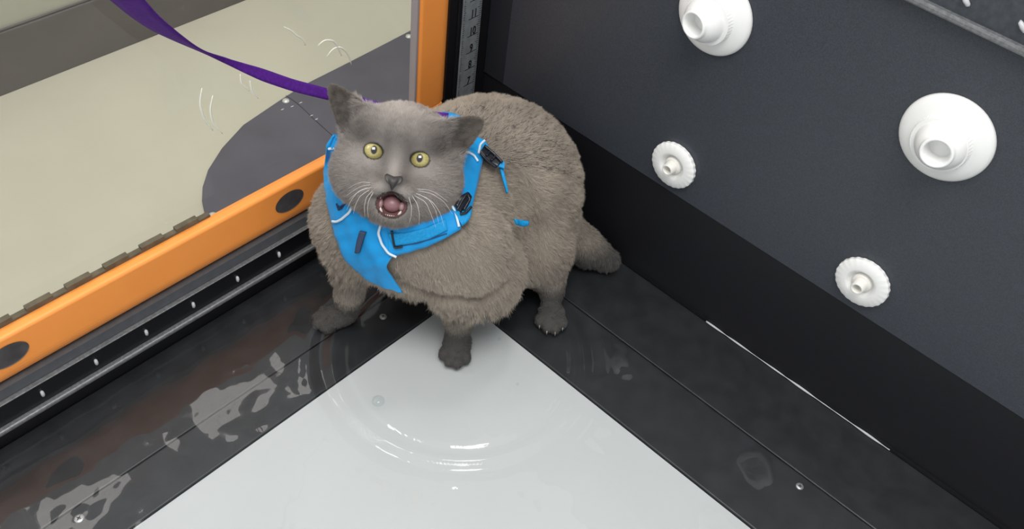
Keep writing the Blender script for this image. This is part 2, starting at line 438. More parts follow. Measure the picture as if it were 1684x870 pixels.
def screw(u, v, r, label, z=0.0):
    p = on(u, v, 2, z); s = empty('screw', tuple(p)); tag(s, label, 'screw', None)
    n = 20; V = [(0, 0, .0009)]; F = []
    V = []
    for rr_, zz in ((r, .0001), (r*.92, .0010), (r*.62, .0016)):
        V += [(p[0]+rr_*math.cos(2*math.pi*k/n), p[1]+rr_*math.sin(2*math.pi*k/n), p[2]+zz) for k in range(n)]
    F = [(j*n+k, j*n+(k+1) % n, (j+1)*n+(k+1) % n, (j+1)*n+k) for j in range(2) for k in range(n)]+[tuple(2*n+k for k in range(n))]
    mesh('head', V, F, M['screw'], s, smooth=False)
    a = r*.5; b = r*.1; x, y, z = p
    c, si = math.cos(.5), math.sin(.5)
    def q(dx, dy, dz): return (x+c*dx-si*dy, y+si*dx+c*dy, z+dz)
    V = []; F = []
    for (w, h) in ((a, b), (b, a)):
        k = len(V); V += [q(-w, -h, .0017), q(w, -h, .0017), q(w, h, .0017), q(-w, h, .0017), q(-w, -h, .0012), q(w, -h, .0012), q(w, h, .0012), q(-w, h, .0012)]
        F += [tuple(k+i for i in f) for f in ((0, 1, 2, 3), (4, 7, 6, 5), (0, 4, 5, 1), (1, 5, 6, 2), (2, 6, 7, 3), (3, 7, 4, 0))]
    mesh('cross_slot', V, F, M['ink'], s)
screw(130, 853, .0050, 'cross-head screw in the left plank at the bottom left, near the belt')
screw(1315, 800, .0046, 'cross-head screw in the right plank at the bottom right, beside the seam')
screw(630, 521, .0046, 'cross-head screw in the left plank beside the cat\'s front paw')

# --- plate on the outer floor, seen through the glass
top = [(690, 42), (640, 68), (560, 109), (500, 139), (470, 158), (440, 178), (400, 205), (365, 243), (342, 279), (333, 307), (332, 330), (337, 353), (345, 372), (360, 400)]
P = [on(u, v, 2, FZ+.006) for u, v in top]
P += [np.array([P[-1][0]-.01, -.032, FZ+.006]), np.array([P[0][0], -.032, FZ+.006])]
pl = empty('ramp_plate', (.1, -.2, FZ)); tag(pl, 'dark grey rounded plate on the beige floor outside the glass', 'floor plate')
extrude_poly('plate', P, (0, 0, 1), .006, M['plate'], pl, bevel=.001)
for (u, v) in ((470, 166), (350, 354), (672, 60)):
    p = on(u, v, 2, FZ+.006)
    V = []; n = 16
    for rr_, zz in ((.0062, 0), (.0055, .0018), (.003, .003), (.0006, .0033)):
        V += [(p[0]+rr_*math.cos(2*math.pi*k/n), p[1]+rr_*math.sin(2*math.pi*k/n), p[2]+zz) for k in range(n)]
    F = [(j*n+k, j*n+(k+1) % n, (j+1)*n+(k+1) % n, (j+1)*n+k) for j in range(3) for k in range(n)]+[tuple(3*n+k for k in range(n))]
    mesh('rivet', V, F, M['rivet'], pl, smooth=True)
sm = resample([on(u, v, 2, FZ+.0062) for u, v in ((470, 157), (490, 170), (515, 195), (560, 235))], 12)
tube('seam', sm, .0004, M['ink'], pl, n=5)
for (u, v) in ((462, 181), (478, 176), (492, 170), (510, 191), (518, 197)):
    p = on(u, v, 2, FZ+.0062); q = on(u+5, v-2, 2, FZ+.0062)
    tube('paint_fleck', [p, (p+q)/2, q], [.0006, .0011, .0006], M['rivet'], pl, n=5)

# ================================================================= water jets
def lathe(name, prof, origin, tilt, material, parent, n=64, knurl=None):
    # prof: (radius, distance out of the wall); axis +x tilted by (dy, dz)
    ax = Vector((1, tilt[0], tilt[1])).normalized(); s = Vector((0, 1, 0)); s = (s-ax*s.dot(ax)).normalized(); t = ax.cross(s)
    V = []; F = []
    for j, (r, h) in enumerate(prof):
        for k in range(n):
            a = 2*math.pi*k/n; rr_ = r
            if knurl and j in knurl[0]: rr_ = r*(1-(knurl[1] if (k//knurl[2]) % 2 else 0))
            V.append(Vector(origin)+ax*h+(s*math.cos(a)+t*math.sin(a))*rr_)
    for j in range(len(prof)-1):
        for k in range(n): F.append((j*n+k, j*n+(k+1) % n, (j+1)*n+(k+1) % n, (j+1)*n+k))
    F.append(tuple((len(prof)-1)*n+k for k in range(n)))
    return mesh(name, V, F, material, parent, smooth=True)
def add_sharp(o, ang=35):
    m = o.modifiers.new('edge', 'EDGE_SPLIT'); m.split_angle = math.radians(ang)
def big_jet(y, z, tilt, label):
    t = empty('jet_nozzle', (0, y, z)); tag(t, label, 'water jet', 'large white eyeball jets on the black wall')
    o = lathe('flange', [(.0425, .0003), (.0435, .0012), (.0430, .0040), (.0405, .0068), (.034, .0092), (.0275, .0108), (.0262, .0110)], (0, y, z), (0, 0), M['white_plastic'], t)
    o = lathe('retaining_ring', [(.0275, .0100), (.0268, .0175), (.0262, .0185), (.0225, .0190)], (0, y, z), (0, 0), M['white_plastic'], t, n=192, knurl=((0, 1), .018, 2)); add_sharp(o)
    o = lathe('eyeball', [(.0245, .0120), (.0240, .0180), (.0222, .0235), (.0190, .0285), (.0160, .0315), (.0152, .0325), (.0148, .0352), (.0142, .0362), (.0128, .0364), (.0118, .0356), (.0112, .030), (.0105, .010), (.0001, .009)], (0, y, z), tilt, M['white_plastic'], t)
    return t
def small_jet(y, z, tilt, label):
    t = empty('jet_nozzle', (0, y, z)); tag(t, label, 'water jet', 'small white jets low on the black wall')
    o = lathe('flange', [(.0290, .0003), (.0300, .0012), (.0298, .0050), (.0280, .0068), (.0180, .0078), (.0160, .0074), (.0140, .0050), (.0125, .0020), (.0115, .0015), (.0001, .0015)], (0, y, z), (0, 0), M['white_plastic'], t, n=144, knurl=((1, 2, 3), .016, 3)); add_sharp(o, 40)
    lathe('collar', [(.0112, .0015), (.0108, .0045), (.0098, .0062), (.0078, .0068)], (0, y, z), (0, 0), M['cream_plastic'], t)
    lathe('spout', [(.0078, .0040), (.0074, .0090), (.0068, .0165), (.0063, .0172), (.0050, .0170), (.0046, .0160), (.0044, .0040), (.0001, .0035)], (0, y, z), tilt, M['cream_plastic'], t)
    return t
big_jet(.3055, .3960, (-.12, -.02), 'large white jet nozzle at the top of the wall, above the cat\'s back')
big_jet(.5630, .3965, (.12, .08), 'large white jet nozzle at the right edge of the black wall')
small_jet(.3102, .1970, (.02, .0), 'small white notched jet nearest the cat, low on the black wall')
small_jet(.5613, .1987, (.03, .0), 'small white notched jet at lower right, below the right-hand large jet')

# ================================================================= ceiling lights (mirrored in the water), with added glint lights
def lamp(loc, sx, sy, label, power):
    t = empty('ceiling_light', loc); tag(t, label, 'ceiling light', 'fluorescent ceiling lights')
    x, y, z = loc
    boxes('housing', [(x-sx/2-.03, x+sx/2+.03, y-sy/2-.03, y+sy/2+.03, z+.004, z+.07)], M['white_plastic'], t, bevel=.004)
    m = bpy.data.materials.new('lit_diffuser'); m.use_nodes = True; b = m.node_tree.nodes['Principled BSDF']
    b.inputs['Emission Color'].default_value = (1, .97, .92, 1); b.inputs['Emission Strength'].default_value = power
    boxes('diffuser', [(x-sx/2, x+sx/2, y-sy/2, y+sy/2, z-.01, z+.004)], m, t)
lamp((-.27, -1.42, 2.4), .36, .14, 'ceiling light over the far left of the room, nearer the corner', 5)
lamp((.40, -1.40, 2.4), .34, .12, 'ceiling light over the far left of the room, further from the corner', 5)
lamp((.20, -.52, 2.4), .22, .22, 'small square unseen light added for ripple glints, nearer the glass door', 22)  # unseen, added so the ripple arcs catch glints
lamp((-.22, .05, 2.4), .28, .28, 'bright square unseen light added above the tank corner for ripple glints', 25)  # added out of view where the ripple slopes mirror it

# ================================================================= cat mesh from the field (surface nets)
def axis(lo, hi, flo, fhi, fine, coarse):
    out = [lo]
    while out[-1] < hi: out.append(out[-1]+(fine if flo <= out[-1] <= fhi else coarse))
    return np.array(out)
hb = np.array([hp(a, b, c) for a in (-78, 80) for b in (-72, 58) for c in (-30, 24)]); fl, fh = hb.min(0), hb.max(0)
xs = axis(-.005, .44, fl[0], fh[0], .0014, .0028); ys = axis(-.01, .33, fl[1], fh[1], .0014, .0028); zs = axis(-.006, .38, fl[2], fh[2], .0014, .0028)
xs = xs-.000; D = sdf_grid(xs, ys, zs)
def surface_nets(D, xs, ys, zs):
    S = D < 0; nx, ny, nz = D.shape
    acc = np.zeros((nx-1, ny-1, nz-1, 3), np.float32); cnt = np.zeros((nx-1, ny-1, nz-1), np.float32)
    G = [xs.astype(np.float32), ys.astype(np.float32), zs.astype(np.float32)]
    for ax in range(3):
        a = [slice(None)]*3; b = [slice(None)]*3; a[ax] = slice(0, -1); b[ax] = slice(1, None); a = tuple(a); b = tuple(b)
        cr = S[a] != S[b]; I = np.argwhere(cr)
        d0 = D[a][cr]; d1 = D[b][cr]; t = d0/(d0-d1)
        P = np.stack([G[k][I[:, k]] for k in range(3)], 1); P[:, ax] += t*(G[ax][I[:, ax]+1]-G[ax][I[:, ax]])
        o = [k for k in range(3) if k != ax]
        for da in (0, 1):
            for db in (0, 1):
                J = I.copy(); J[:, o[0]] -= da; J[:, o[1]] -= db
                ok = (J[:, 0] >= 0) & (J[:, 1] >= 0) & (J[:, 2] >= 0) & (J[:, o[0]] < D.shape[o[0]]-1) & (J[:, o[1]] < D.shape[o[1]]-1)
                J = J[ok]; np.add.at(acc, (J[:, 0], J[:, 1], J[:, 2]), P[ok]); np.add.at(cnt, (J[:, 0], J[:, 1], J[:, 2]), 1)
    m = cnt > 0; idx = np.full(cnt.shape, -1, np.int64); idx[m] = np.arange(m.sum()); V = acc[m]/cnt[m][:, None]
    F = []
    for ax in range(3):
        a = [slice(1, -1)]*3; b = [slice(1, -1)]*3; a[ax] = slice(0, -1); b[ax] = slice(1, None)
        cr = S[tuple(a)] != S[tuple(b)]; I = np.argwhere(cr); off = np.array([1, 1, 1]); off[ax] = 0; I = I+off
        o = [(1, 2), (2, 0), (0, 1)][ax]
        def c(da, db):
            J = I.copy(); J[:, o[0]] -= da; J[:, o[1]] -= db; return idx[J[:, 0], J[:, 1], J[:, 2]]
        q = np.stack([c(1, 1), c(0, 1), c(0, 0), c(1, 0)], 1)
        ins = S[tuple(I.T)]; q[~ins] = q[~ins][:, ::-1]; F.append(q)
    return V, np.concatenate(F)
V, F = surface_nets(D, xs, ys, zs)
# keep the one connected body: drop stray specks
par = np.arange(len(V))
for _ in range(400):
    m = par[F].min(1); n0 = par.copy(); np.minimum.at(par, F.ravel(), np.repeat(m, 4)); par = par[par]
    if (par == n0).all(): break
cnts = np.bincount(par[F[:, 0]]); main = cnts.argmax(); F = F[par[F[:, 0]] == main]
used = np.zeros(len(V), bool); used[F.ravel()] = True; rm = np.cumsum(used)-1; V = V[used]; F = rm[F]
print('CAT verts', len(V), 'faces', len(F), 'grid', D.shape)

cat = empty('cat', (.31, .16, 0))
tag(cat, 'plump grey short-haired cat with yellow eyes, meowing up from the tank corner', 'cat')
off = np.array(cat.location)

def attr_mat(name, attr, rough, spec, sheen=0):
    m = bpy.data.materials.new(name); m.use_nodes = True; nt = m.node_tree; b = nt.nodes['Principled BSDF']
    a = nt.nodes.new('ShaderNodeAttribute'); a.attribute_name = attr
    nt.links.new(a.outputs['Color'], b.inputs['Base Color']); b.inputs['Roughness'].default_value = rough; b.inputs['Specular IOR Level'].default_value = spec
    b.inputs['Sheen Weight'].default_value = sheen
    return m
def hloc(P): return ((np.asarray(P)-HO) @ HM.T)*1000      # head coordinates, mm
def sm(x, a, b): t = np.clip((x-a)/(b-a), 0, 1); return t*t*(3-2*t)

me = bpy.data.meshes.new('body'); me.vertices.add(len(V)); me.vertices.foreach_set('co', (V-off).astype(np.float32).ravel())
me.loops.add(F.size); me.loops.foreach_set('vertex_index', F.ravel().astype(np.int32))
me.polygons.add(len(F)); me.polygons.foreach_set('loop_start', (np.arange(len(F))*4).astype(np.int32))
me.update(calc_edges=True); me.validate()
me.polygons.foreach_set('use_smooth', np.ones(len(F), bool))
# normals
def fnorm(V, F):
    a = V[F[:, 2]]-V[F[:, 0]]; b = V[F[:, 3]]-V[F[:, 1]]; n = np.cross(a, b); ar = np.linalg.norm(n, axis=1); return n/(ar[:, None]+1e-12), ar*.5
FN, FA = fnorm(V, F)
VN = np.zeros_like(V); np.add.at(VN, F.ravel(), np.repeat(FN*FA[:, None], 4, 0)); VN /= np.linalg.norm(VN, axis=1, keepdims=True)+1e-12

DRY = np.array([.395, .340, .280]); FACE = np.array([.315, .282, .258]); WET = np.array([.088, .082, .077])
def legness(P):   # wet dark lower legs, darker belly and chest fringe
    return np.maximum(1-sm(P[:, 2], .030, .072), .38*(1-sm(P[:, 2], .070, .112)))
def region(P):
    h = hloc(P); a, b, c = h.T
    headw = (1-sm(np.sqrt(((h-np.array([0, -8, -30]))**2).sum(1)), 66, 84))
    earw = np.maximum(sm(np.abs(a), 47, 54)*sm(b, 12, 20), 0)*(c > -60)*(c < 10)
    return h, headw, earw
def colour(P):
    h, hw, ew = region(P)
    c = DRY*(1-hw[:, None])+FACE*hw[:, None]
    # coat tone by region: darker brow, temples and ears, paler crown, cheeks and whisker pads
    g = lambda x, y, sx, sy: np.exp(-(((h[:, 0]-x)/sx)**2+((h[:, 1]-y)/sy)**2))*hw
    dk = g(0, 15, 26, 12)*.42+ew*.60+(g(-38, 17, 15, 13)+g(38, 17, 15, 13))*.55+(g(-11, 0, 6, 15)+g(11, 0, 6, 15))*.34+(g(-13, -24, 6, 5)+g(13, -24, 6, 5))*.2+g(0, -62, 40, 10)*.22
    lt = g(0, 46, 40, 10)*.70+(g(-38, -14, 14, 16)+g(38, -14, 14, 16))*.22+g(0, -13, 5.5, 9)*.35+(g(-24, -13, 12, 4)+g(24, -13, 12, 4))*.18+(g(-14, -34, 9, 6)+g(14, -34, 9, 6))*.20
    c = c*(1-np.clip(dk, 0, .70))[:, None]*(1+lt[:, None])
    w = legness(P)[:, None]; return c*(1-w)+WET*w
skin = colour(V)*.62
h = hloc(V)
inmouth = (((h[:, 0]-3)/14.5)**2+((h[:, 1]+48)/13)**2 < 1.0) & (h[:, 2] < 4) & (h[:, 2] > -16)
lip = (((h[:, 0]-3)/15.8)**2+((h[:, 1]+48.5)/13.4)**2 < 1.0) & (h[:, 2] > -10) & ~inmouth
rim = np.zeros(len(V), bool)
for s in (-1, 1): rim |= (((h[:, 0]-s*23)/10.4)**2+((h[:, 1]+.3)/8.2)**2 < 1.0) & (h[:, 2] > -25)
skin[lip] = (.035, .030, .030); skin[rim] = (.055, .050, .048); skin[inmouth] = (.16, .075, .075)
earin = (np.abs(h[:, 0]) > 42) & (h[:, 1] > 12) & (VN @ fwd > .35); skin[earin] = (.075, .064, .058)
at_ = me.attributes.new('skin_colour', 'FLOAT_COLOR', 'POINT'); at_.data.foreach_set('color', np.c_[skin, np.ones(len(V))].astype(np.float32).ravel())
me.materials.append(attr_mat('cat_skin', 'skin_colour', .75, .2))
body = bpy.data.objects.new('body', me); COL.objects.link(body); body.parent = cat

# --- harness: patches laid on the body field (head left out) at a small offset
NB = [i for i, p in enumerate(PR)]
HEAD0 = HEAD_START
def body_only(P):
    d = np.full(P.shape[:-1], 1.0)
    for kind, pr, k, op in PR[:HEAD0]: d = smin(d, prim_d(kind, pr, P), k)
    return d
def march(uv, off_, t0=.80):
    uv = np.asarray(uv, float)
    r = np.stack([(uv[..., 0]-842)/CAM_F, (uv[..., 1]-435)/CAM_F, np.ones(uv.shape[:-1])], -1) @ CAM_R
    t = np.full(uv.shape[:-1], t0); best = np.full(t.shape, 9.); bt = t.copy()
    for _ in range(90):
        d = body_only(CAM_C+r*t[..., None])-off_
        m = d < best; best = np.where(m, d, best); bt = np.where(m, t, bt)
        t = t+np.where(d > .0002, d*.9, 0)
        if ((d < .0003) | (t > 1.5)).all(): break
    t = np.where(best < .001, t, bt)          # rays that miss stay at their closest approach
    return CAM_C+r*np.minimum(t, bt+.002)[..., None]
ALLH = []
def patch(name, A, B, material, parent, off_=.008, th=.0016, n=40, m=9, wr=0):
    a = resample(A, n); b = resample(B, n)
    w = np.linspace(0, 1, m)[None, :, None]; uv = a[:, None]*(1-w)+b[:, None]*w
    P = march(uv, off_)
    for _ in range(3):
        Q = P.copy(); Q[1:-1] = .25*P[:-2]+.5*P[1:-1]+.25*P[2:]; P = Q
        Q = P.copy(); Q[:, 1:-1] = .25*P[:, :-2]+.5*P[:, 1:-1]+.25*P[:, 2:]; P = Q
    du = np.gradient(P, axis=0); dv = np.gradient(P, axis=1); N = np.cross(du, dv); N /= np.linalg.norm(N, axis=-1, keepdims=True)+1e-12
    if (N.reshape(-1, 3) @ fwd).mean() < 0: N = -N
    edge = np.zeros((n, m)); edge[:, 0] = edge[:, -1] = 1
    if wr:
        fl_ = P.reshape(-1, 3); wv = np.sin(fl_ @ np.array([210, 90, -160])+2*np.sin(fl_ @ np.array([60, -120, 90])))*.5+np.sin(fl_ @ np.array([-130, 260, 140])+1.5*np.sin(fl_ @ np.array([150, 40, 70])))*.5
        P = P+N*(wv.reshape(n, m, 1)*wr)
    Vt = (P+N*(th*(1-.5*edge))[..., None]).reshape(-1, 3); Vb = (P-N*.0012).reshape(-1, 3); K = n*m
    Fs = []
    for i in range(n-1):
        for j in range(m-1):
            k = i*m+j; Fs.append((k, k+1, k+m+1, k+m)); Fs.append((K+k, K+k+m, K+k+m+1, K+k+1))
    bd = [i*m for i in range(n)]+[(n-1)*m+j for j in range(1, m)]+[i*m+m-1 for i in range(n-2, -1, -1)]+[j for j in range(m-2, 0, -1)]
    for i in range(len(bd)): p, q = bd[i], bd[(i+1) % len(bd)]; Fs.append((p, q, K+q, K+p))
    ALLH.append(P.reshape(-1, 3))
    return mesh(name, list(Vt)+list(Vb), Fs, material, parent, smooth=True)
def cord(name, uv, r, material, parent, off_=.0102, n=30):
    P = march(resample(uv, n), off_); return tube(name, P, r, material, parent, n=8)

M['blue'] = mat('blue_nylon', srgb(12, 146, 214), .55, .3, noise=(40, .14), bump=(260, .25, .0012), sheen=.1)
M['blue2'] = mat('blue_webbing', srgb(18, 146, 208), .6, .3, noise=(500, .2), bump=(700, .5, .0008))
M['piping'] = mat('reflective_piping', (.60, .70, .76), .35, .5)
M['buckle'] = mat('black_buckle', (.010, .012, .018), .25, .5)
M['navy'] = mat('navy_thread', (.008, .025, .09), .6)
M['tab'] = mat('grey_tab', srgb(58, 70, 96), .7, .2, bump=(600, .4, .0006))

har = empty('cat_harness', (.31, .18, .12)); tag(har, 'bright blue padded harness with white piping worn by the grey cat', 'harness')
patch('chest_panel', [(548, 222), (537, 236), (532, 290), (538, 340), (549, 385), (566, 424), (592, 452), (622, 470), (657, 480)],
      [(566, 222), (566, 240), (572, 290), (590, 330), (618, 356), (650, 372), (654, 410), (633, 440), (662, 480)], M['blue'], har, off_=.0078, n=80, m=27, wr=.0011)
patch('neck_strap', [(636, 350), (680, 350), (715, 335), (742, 318), (752, 300)], [(640, 424), (668, 416), (702, 406), (732, 392), (758, 377)], M['blue'], har, off_=.0084, n=48, m=13, wr=.0007)
patch('side_strap', [(748, 345), (752, 300), (756, 262), (764, 236), (778, 224)], [(775, 345), (786, 300), (794, 262), (797, 242), (796, 232)], M['blue'], har, off_=.0085, n=30)
patch('adjuster_strap', [(638, 384), (672, 382), (703, 374), (732, 360)], [(648, 405), (676, 401), (705, 394), (736, 379)], M['blue2'], har, off_=.0105, th=.0014)
patch('buckle_strap', [(744, 344), (752, 346), (762, 338), (770, 325)], [(760, 372), (768, 366), (774, 357), (776, 345)], M['blue2'], har, off_=.0110, n=18)
patch('shoulder_strap', [(770, 222), (782, 224), (796, 230), (803, 240)], [(768, 246), (776, 246), (786, 250), (790, 256)], M['blue'], har, off_=.0095, n=18)
patch('girth_strap', [(818, 262), (824, 263), (830, 267)], [(818, 274), (824, 276), (829, 278)], M['blue2'], har, off_=.0105, n=12)
patch('girth_strap', [(821, 276), (826, 295), (833, 318)], [(827, 276), (832, 295), (836, 316)], M['blue2'], har, off_=.0060, n=20, m=5)
patch('girth_strap', [(846, 360), (856, 362), (870, 364)], [(850, 369), (858, 373), (867, 371)], M['blue2'], har, off_=.0105, n=14, m=5)
patch('back_strap', [(728, 184), (745, 186), (762, 194)], [(728, 198), (742, 200), (756, 205)], M['blue'], har, off_=.0085, n=16, m=6)
for uv in ([(541, 245), (546, 244), (552, 244)], [(546, 364), (553, 365), (561, 361), (574, 350), (580, 338)], [(627, 366), (622, 384), (628, 402), (639, 417), (652, 423)],
           [(741, 334), (749, 349), (755, 373)], [(763, 250), (772, 251), (780, 256), (786, 265)], [(797, 231), (790, 238), (787, 252)]):
    cord('piping', uv, .0014, M['piping'], har, off_=.0112)
patch('pull_tab', [(592, 380), (587, 396), (584, 415)], [(602, 382), (596, 399), (591, 416)], M['tab'], har, off_=.0120, th=.002, n=14, m=5)
cord('stitching', [(553, 335), (557, 346), (560, 340), (570, 333)], .0009, M['navy'], har)
cord('stitching', [(556, 338), (561, 344), (566, 337)], .0007, M['navy'], har)
cord('stitching', [(652, 406), (690, 399), (735, 384)], .0005, M['navy'], har, off_=.0110)
cord('strap_slider', [(644, 380), (646, 392), (649, 408), (662, 406)], .0012, M['buckle'], har, off_=.0122)
# buckles
patch('buckle', [(748, 336), (757, 322), (768, 316)], [(757, 350), (766, 340), (775, 326)], M['buckle'], har, off_=.0125, th=.0025, n=14, m=6)
cord('buckle_bar', [(752, 345), (760, 330), (768, 318), (773, 328), (763, 345)], .0016, M['buckle'], har, off_=.0150)
cord('buckle_bar', [(757, 352), (766, 350), (775, 340)], .0014, M['buckle'], har, off_=.0140)
bk = patch('buckle', [(797, 238), (808, 248), (826, 266)], [(788, 252), (800, 266), (817, 276)], M['buckle'], har, off_=.0105, th=.0025, n=18, m=6)
for uv in ([(797, 240), (812, 252), (826, 267)], [(790, 252), (803, 266), (816, 275)], [(800, 256), (806, 249)], [(808, 264), (815, 256)]):
    cord('buckle_bar', uv, .0015, M['buckle'], har, off_=.0138, n=12)

# --- leash from the back of the harness up to the left
def ribbon(name, A, B, dA, material, th=.0012, n=70):
    a = resample([(*p, d) for p, d in zip(A, dA)], n); b = resample([(*p, d) for p, d in zip(B, dA)], n)
    PA = np.array([at(*q) for q in a]); PB = np.array([at(*q) for q in b])
    m = 5; w = np.linspace(0, 1, m)[None, :, None]; P = PA[:, None]*(1-w)+PB[:, None]*w
    du = np.gradient(P, axis=0); N = np.cross(du, (PB-PA)[:, None]+0*P); N /= np.linalg.norm(N, axis=-1, keepdims=True)+1e-12
    K = n*m; Vt = (P+N*th/2).reshape(-1, 3); Vb = (P-N*th/2).reshape(-1, 3); Fs = []
    for i in range(n-1):
        for j in range(m-1):
            k = i*m+j; Fs.append((k, k+1, k+m+1, k+m)); Fs.append((K+k, K+k+m, K+k+m+1, K+k+1))
    bd = [i*m for i in range(n)]+[(n-1)*m+j for j in range(1, m)]+[i*m+m-1 for i in range(n-2, -1, -1)]+[j for j in range(m-2, 0, -1)]
    for i in range(len(bd)): p, q = bd[i], bd[(i+1) % len(bd)]; Fs.append((p, q, K+q, K+p))
    return mesh(name, list(Vt)+list(Vb), Fs, material, smooth=True)
ls = ribbon('leash', [(225, -14), (262, 28), (290, 52), (318, 74), (338, 86), (380, 98), (430, 112), (480, 130), (540, 146), (625, 168), (690, 181), (738, 186)],
            [(165, -14), (215, 27), (250, 50), (290, 68), (328, 84), (375, 107), (430, 133), (480, 150), (540, 165), (620, 180), (690, 192), (736, 199)],
            [.60, .66, .70, .74, .78, .83, .87, .91, .955, .990, 1.005, 1.010], M['purple'])
tag(ls, 'twisted purple webbing leash stretching from the cat to the upper left', 'leash')

# --- eyes
def sphere_pts(n=24, m=40):
    P = []
    for i in range(n+1):
        t = math.pi*i/n
        for k in range(m): a = 2*math.pi*k/m; P.append((math.sin(t)*math.cos(a), math.sin(t)*math.sin(a), math.cos(t)))
    Fs = [(i*m+k, i*m+(k+1) % m, (i+1)*m+(k+1) % m, (i+1)*m+k) for i in range(n) for k in range(m)]
    return P, Fs
def blob(name, c, r, material, parent, ax=None):
    P, Fs = sphere_pts(18, 28); A = HM if ax is None else np.array(ax) @ HM
    return mesh(name, [hp(*c)+(np.array(p)*np.array(r)*.001) @ A for p in P], Fs, material, parent, smooth=True)
em = bpy.data.materials.new('cat_iris'); em.use_nodes = True; nt = em.node_tree; b = nt.nodes['Principled BSDF']
a = nt.nodes.new('ShaderNodeAttribute'); a.attribute_name = 'iris'; nt.links.new(a.outputs['Color'], b.inputs['Base Color'])
b.inputs['Roughness'].default_value = .12; b.inputs['Coat Weight'].default_value = 1; b.inputs['Coat Roughness'].default_value = .02; b.inputs['Specular IOR Level'].default_value = .5
for s in (-1, 1):
    P, Fs = sphere_pts(90, 120); P = np.array(P)
    cc = (s*23, -.2, -11.5); W_ = [hp(*cc)+(p*np.array((11.6, 11.6, 11.6))*.001) @ HM for p in P]
    eo = mesh('eye', W_, Fs, em, cat, smooth=True)
    x, y, z = P.T; gx = x*11.6-s*(-.6)-1.0*0; gy = y*11.6-1.2
    r = np.sqrt(gx**2+gy**2); pup = 1-sm(np.sqrt((gx/3.0)**2+(gy/4.3)**2), .85, 1.1)
    ang = np.arctan2(gy, gx); fib = .9+.1*np.sin(ang*37+3*np.sin(ang*11))
    iris = np.array([.27, .215, .075])[None]*(1-sm(r, 2, 6))[:, None]+np.array([.46, .40, .15])[None]*sm(r, 2, 5.5)[:, None]
    iris = iris*fib[:, None]; iris = iris*(1-.75*sm(r, 8.3, 10.2))[:, None]; iris = iris*(1-pup[:, None])+np.array([.006, .006, .006])*pup[:, None]
    iris[z < 0] = (.5, .48, .42)
    aa = eo.data.attributes.new('iris', 'FLOAT_COLOR', 'POINT'); aa.data.foreach_set('color', np.c_[iris, np.ones(len(P))].astype(np.float32).ravel())

# --- nose leather, tongue, teeth, whiskers
M['nose'] = mat('nose_leather', (.038, .033, .033), .5, .5, bump=(400, .4, .0006))
M['tongue'] = mat('tongue_pink', (.25, .125, .135), .38, .5, bump=(300, .4, .0008))
M['gum'] = mat('gum_pink', (.34, .21, .21), .35, .5)
M['tooth'] = mat('tooth_ivory', (.62, .59, .54), .3, .5)
M['whisker'] = mat('whisker_white', (.58, .56, .54), .4, .4)
prof = []
nv = []; nf = []
rows = [(-20.6, 7.0, 17.2), (-22.0, 8.6, 20.2), (-24, 8.8, 22.0), (-26.5, 7.8, 22.8), (-29, 5.0, 22.0), (-31.5, 2.4, 20.0), (-34.5, 1.0, 17.0)]
mcols = 13
for (b_, hw_, c_) in rows:
    for j in range(mcols):
        q = -1+2*j/(mcols-1); nostril = math.exp(-((abs(q)-.62)/.2)**2)*(1.6 if -30 < b_ < -22 else 0)
        nv.append(hp(q*hw_+.8, b_+abs(q)*1.6, c_-1.9*q*q*hw_/6-nostril))
for i in range(len(rows)-1):
    for j in range(mcols-1): k = i*mcols+j; nf.append((k, k+1, k+mcols+1, k+mcols))
K = len(nv); nv2 = [v-fwd*.008 for v in nv]
nf += [tuple(K+i for i in f)[::-1] for f in nf]
bd = [i*mcols for i in range(len(rows))]+[(len(rows)-1)*mcols+j for j in range(1, mcols)]+[i*mcols+mcols-1 for i in range(len(rows)-2, -1, -1)]+[j for j in range(mcols-2, 0, -1)]
nf += [(bd[i], bd[(i+1) % len(bd)], K+bd[(i+1) % len(bd)], K+bd[i]) for i in range(len(bd))]
mesh('nose', nv+nv2, nf, M['nose'], cat, smooth=True)
blob('tongue', (3.5, -48.5, -7), (9.2, 8.2, 8), M['tongue'], cat)
blob('tongue', (3.0, -43, -9), (9.5, 5.5, 7), M['tongue'], cat) if False else None
def tooth(c, d, L, r):
    p = hp(*c); dd = np.array(d, float) @ HM; dd /= np.linalg.norm(dd)
    tube('tooth', [p+dd*L*.001*t for t in (0, .3, .6, .85, 1)], [r*.001*k for k in (1, .95, .75, .4, .1)], M['tooth'], cat, n=10)
tooth((-6.0, -58.5, -2), (-.2, .9, .35), 6.0, 2.1); tooth((12.0, -58.5, -2), (.2, .9, .35), 6.0, 2.1)
tooth((-9.0, -40, -3), (.05, -.9, .25), 5.0, 1.5); tooth((15.5, -41, -4), (-.05, -.9, .25), 3.6, 1.3)
for k in range(5): tooth((-1.0+2.0*k, -60.3, -.5), (0, .9, .2), 1.7, .8)
blob('gum', (13.2, -49, -5), (3.2, 5, 5), M['gum'], cat); blob('gum', (-7.6, -50, -6), (2.6, 5.5, 5), M['gum'], cat)
random.seed(11)
def whisk(px, d0, d1, d2):
    P = resample([at(*px[0], d0), at(*px[1], d1), at(*px[2], d2)] if len(px) == 3 else [at(*px[0], d0), at(*px[1], (d0+d1)/2), at(*px[2], d1), at(*px[3], d2)], 16)
    tube('whisker', P, [.00030*(1-.8*i/15) for i in range(16)], M['whisker'], cat, n=5)
dS = .889
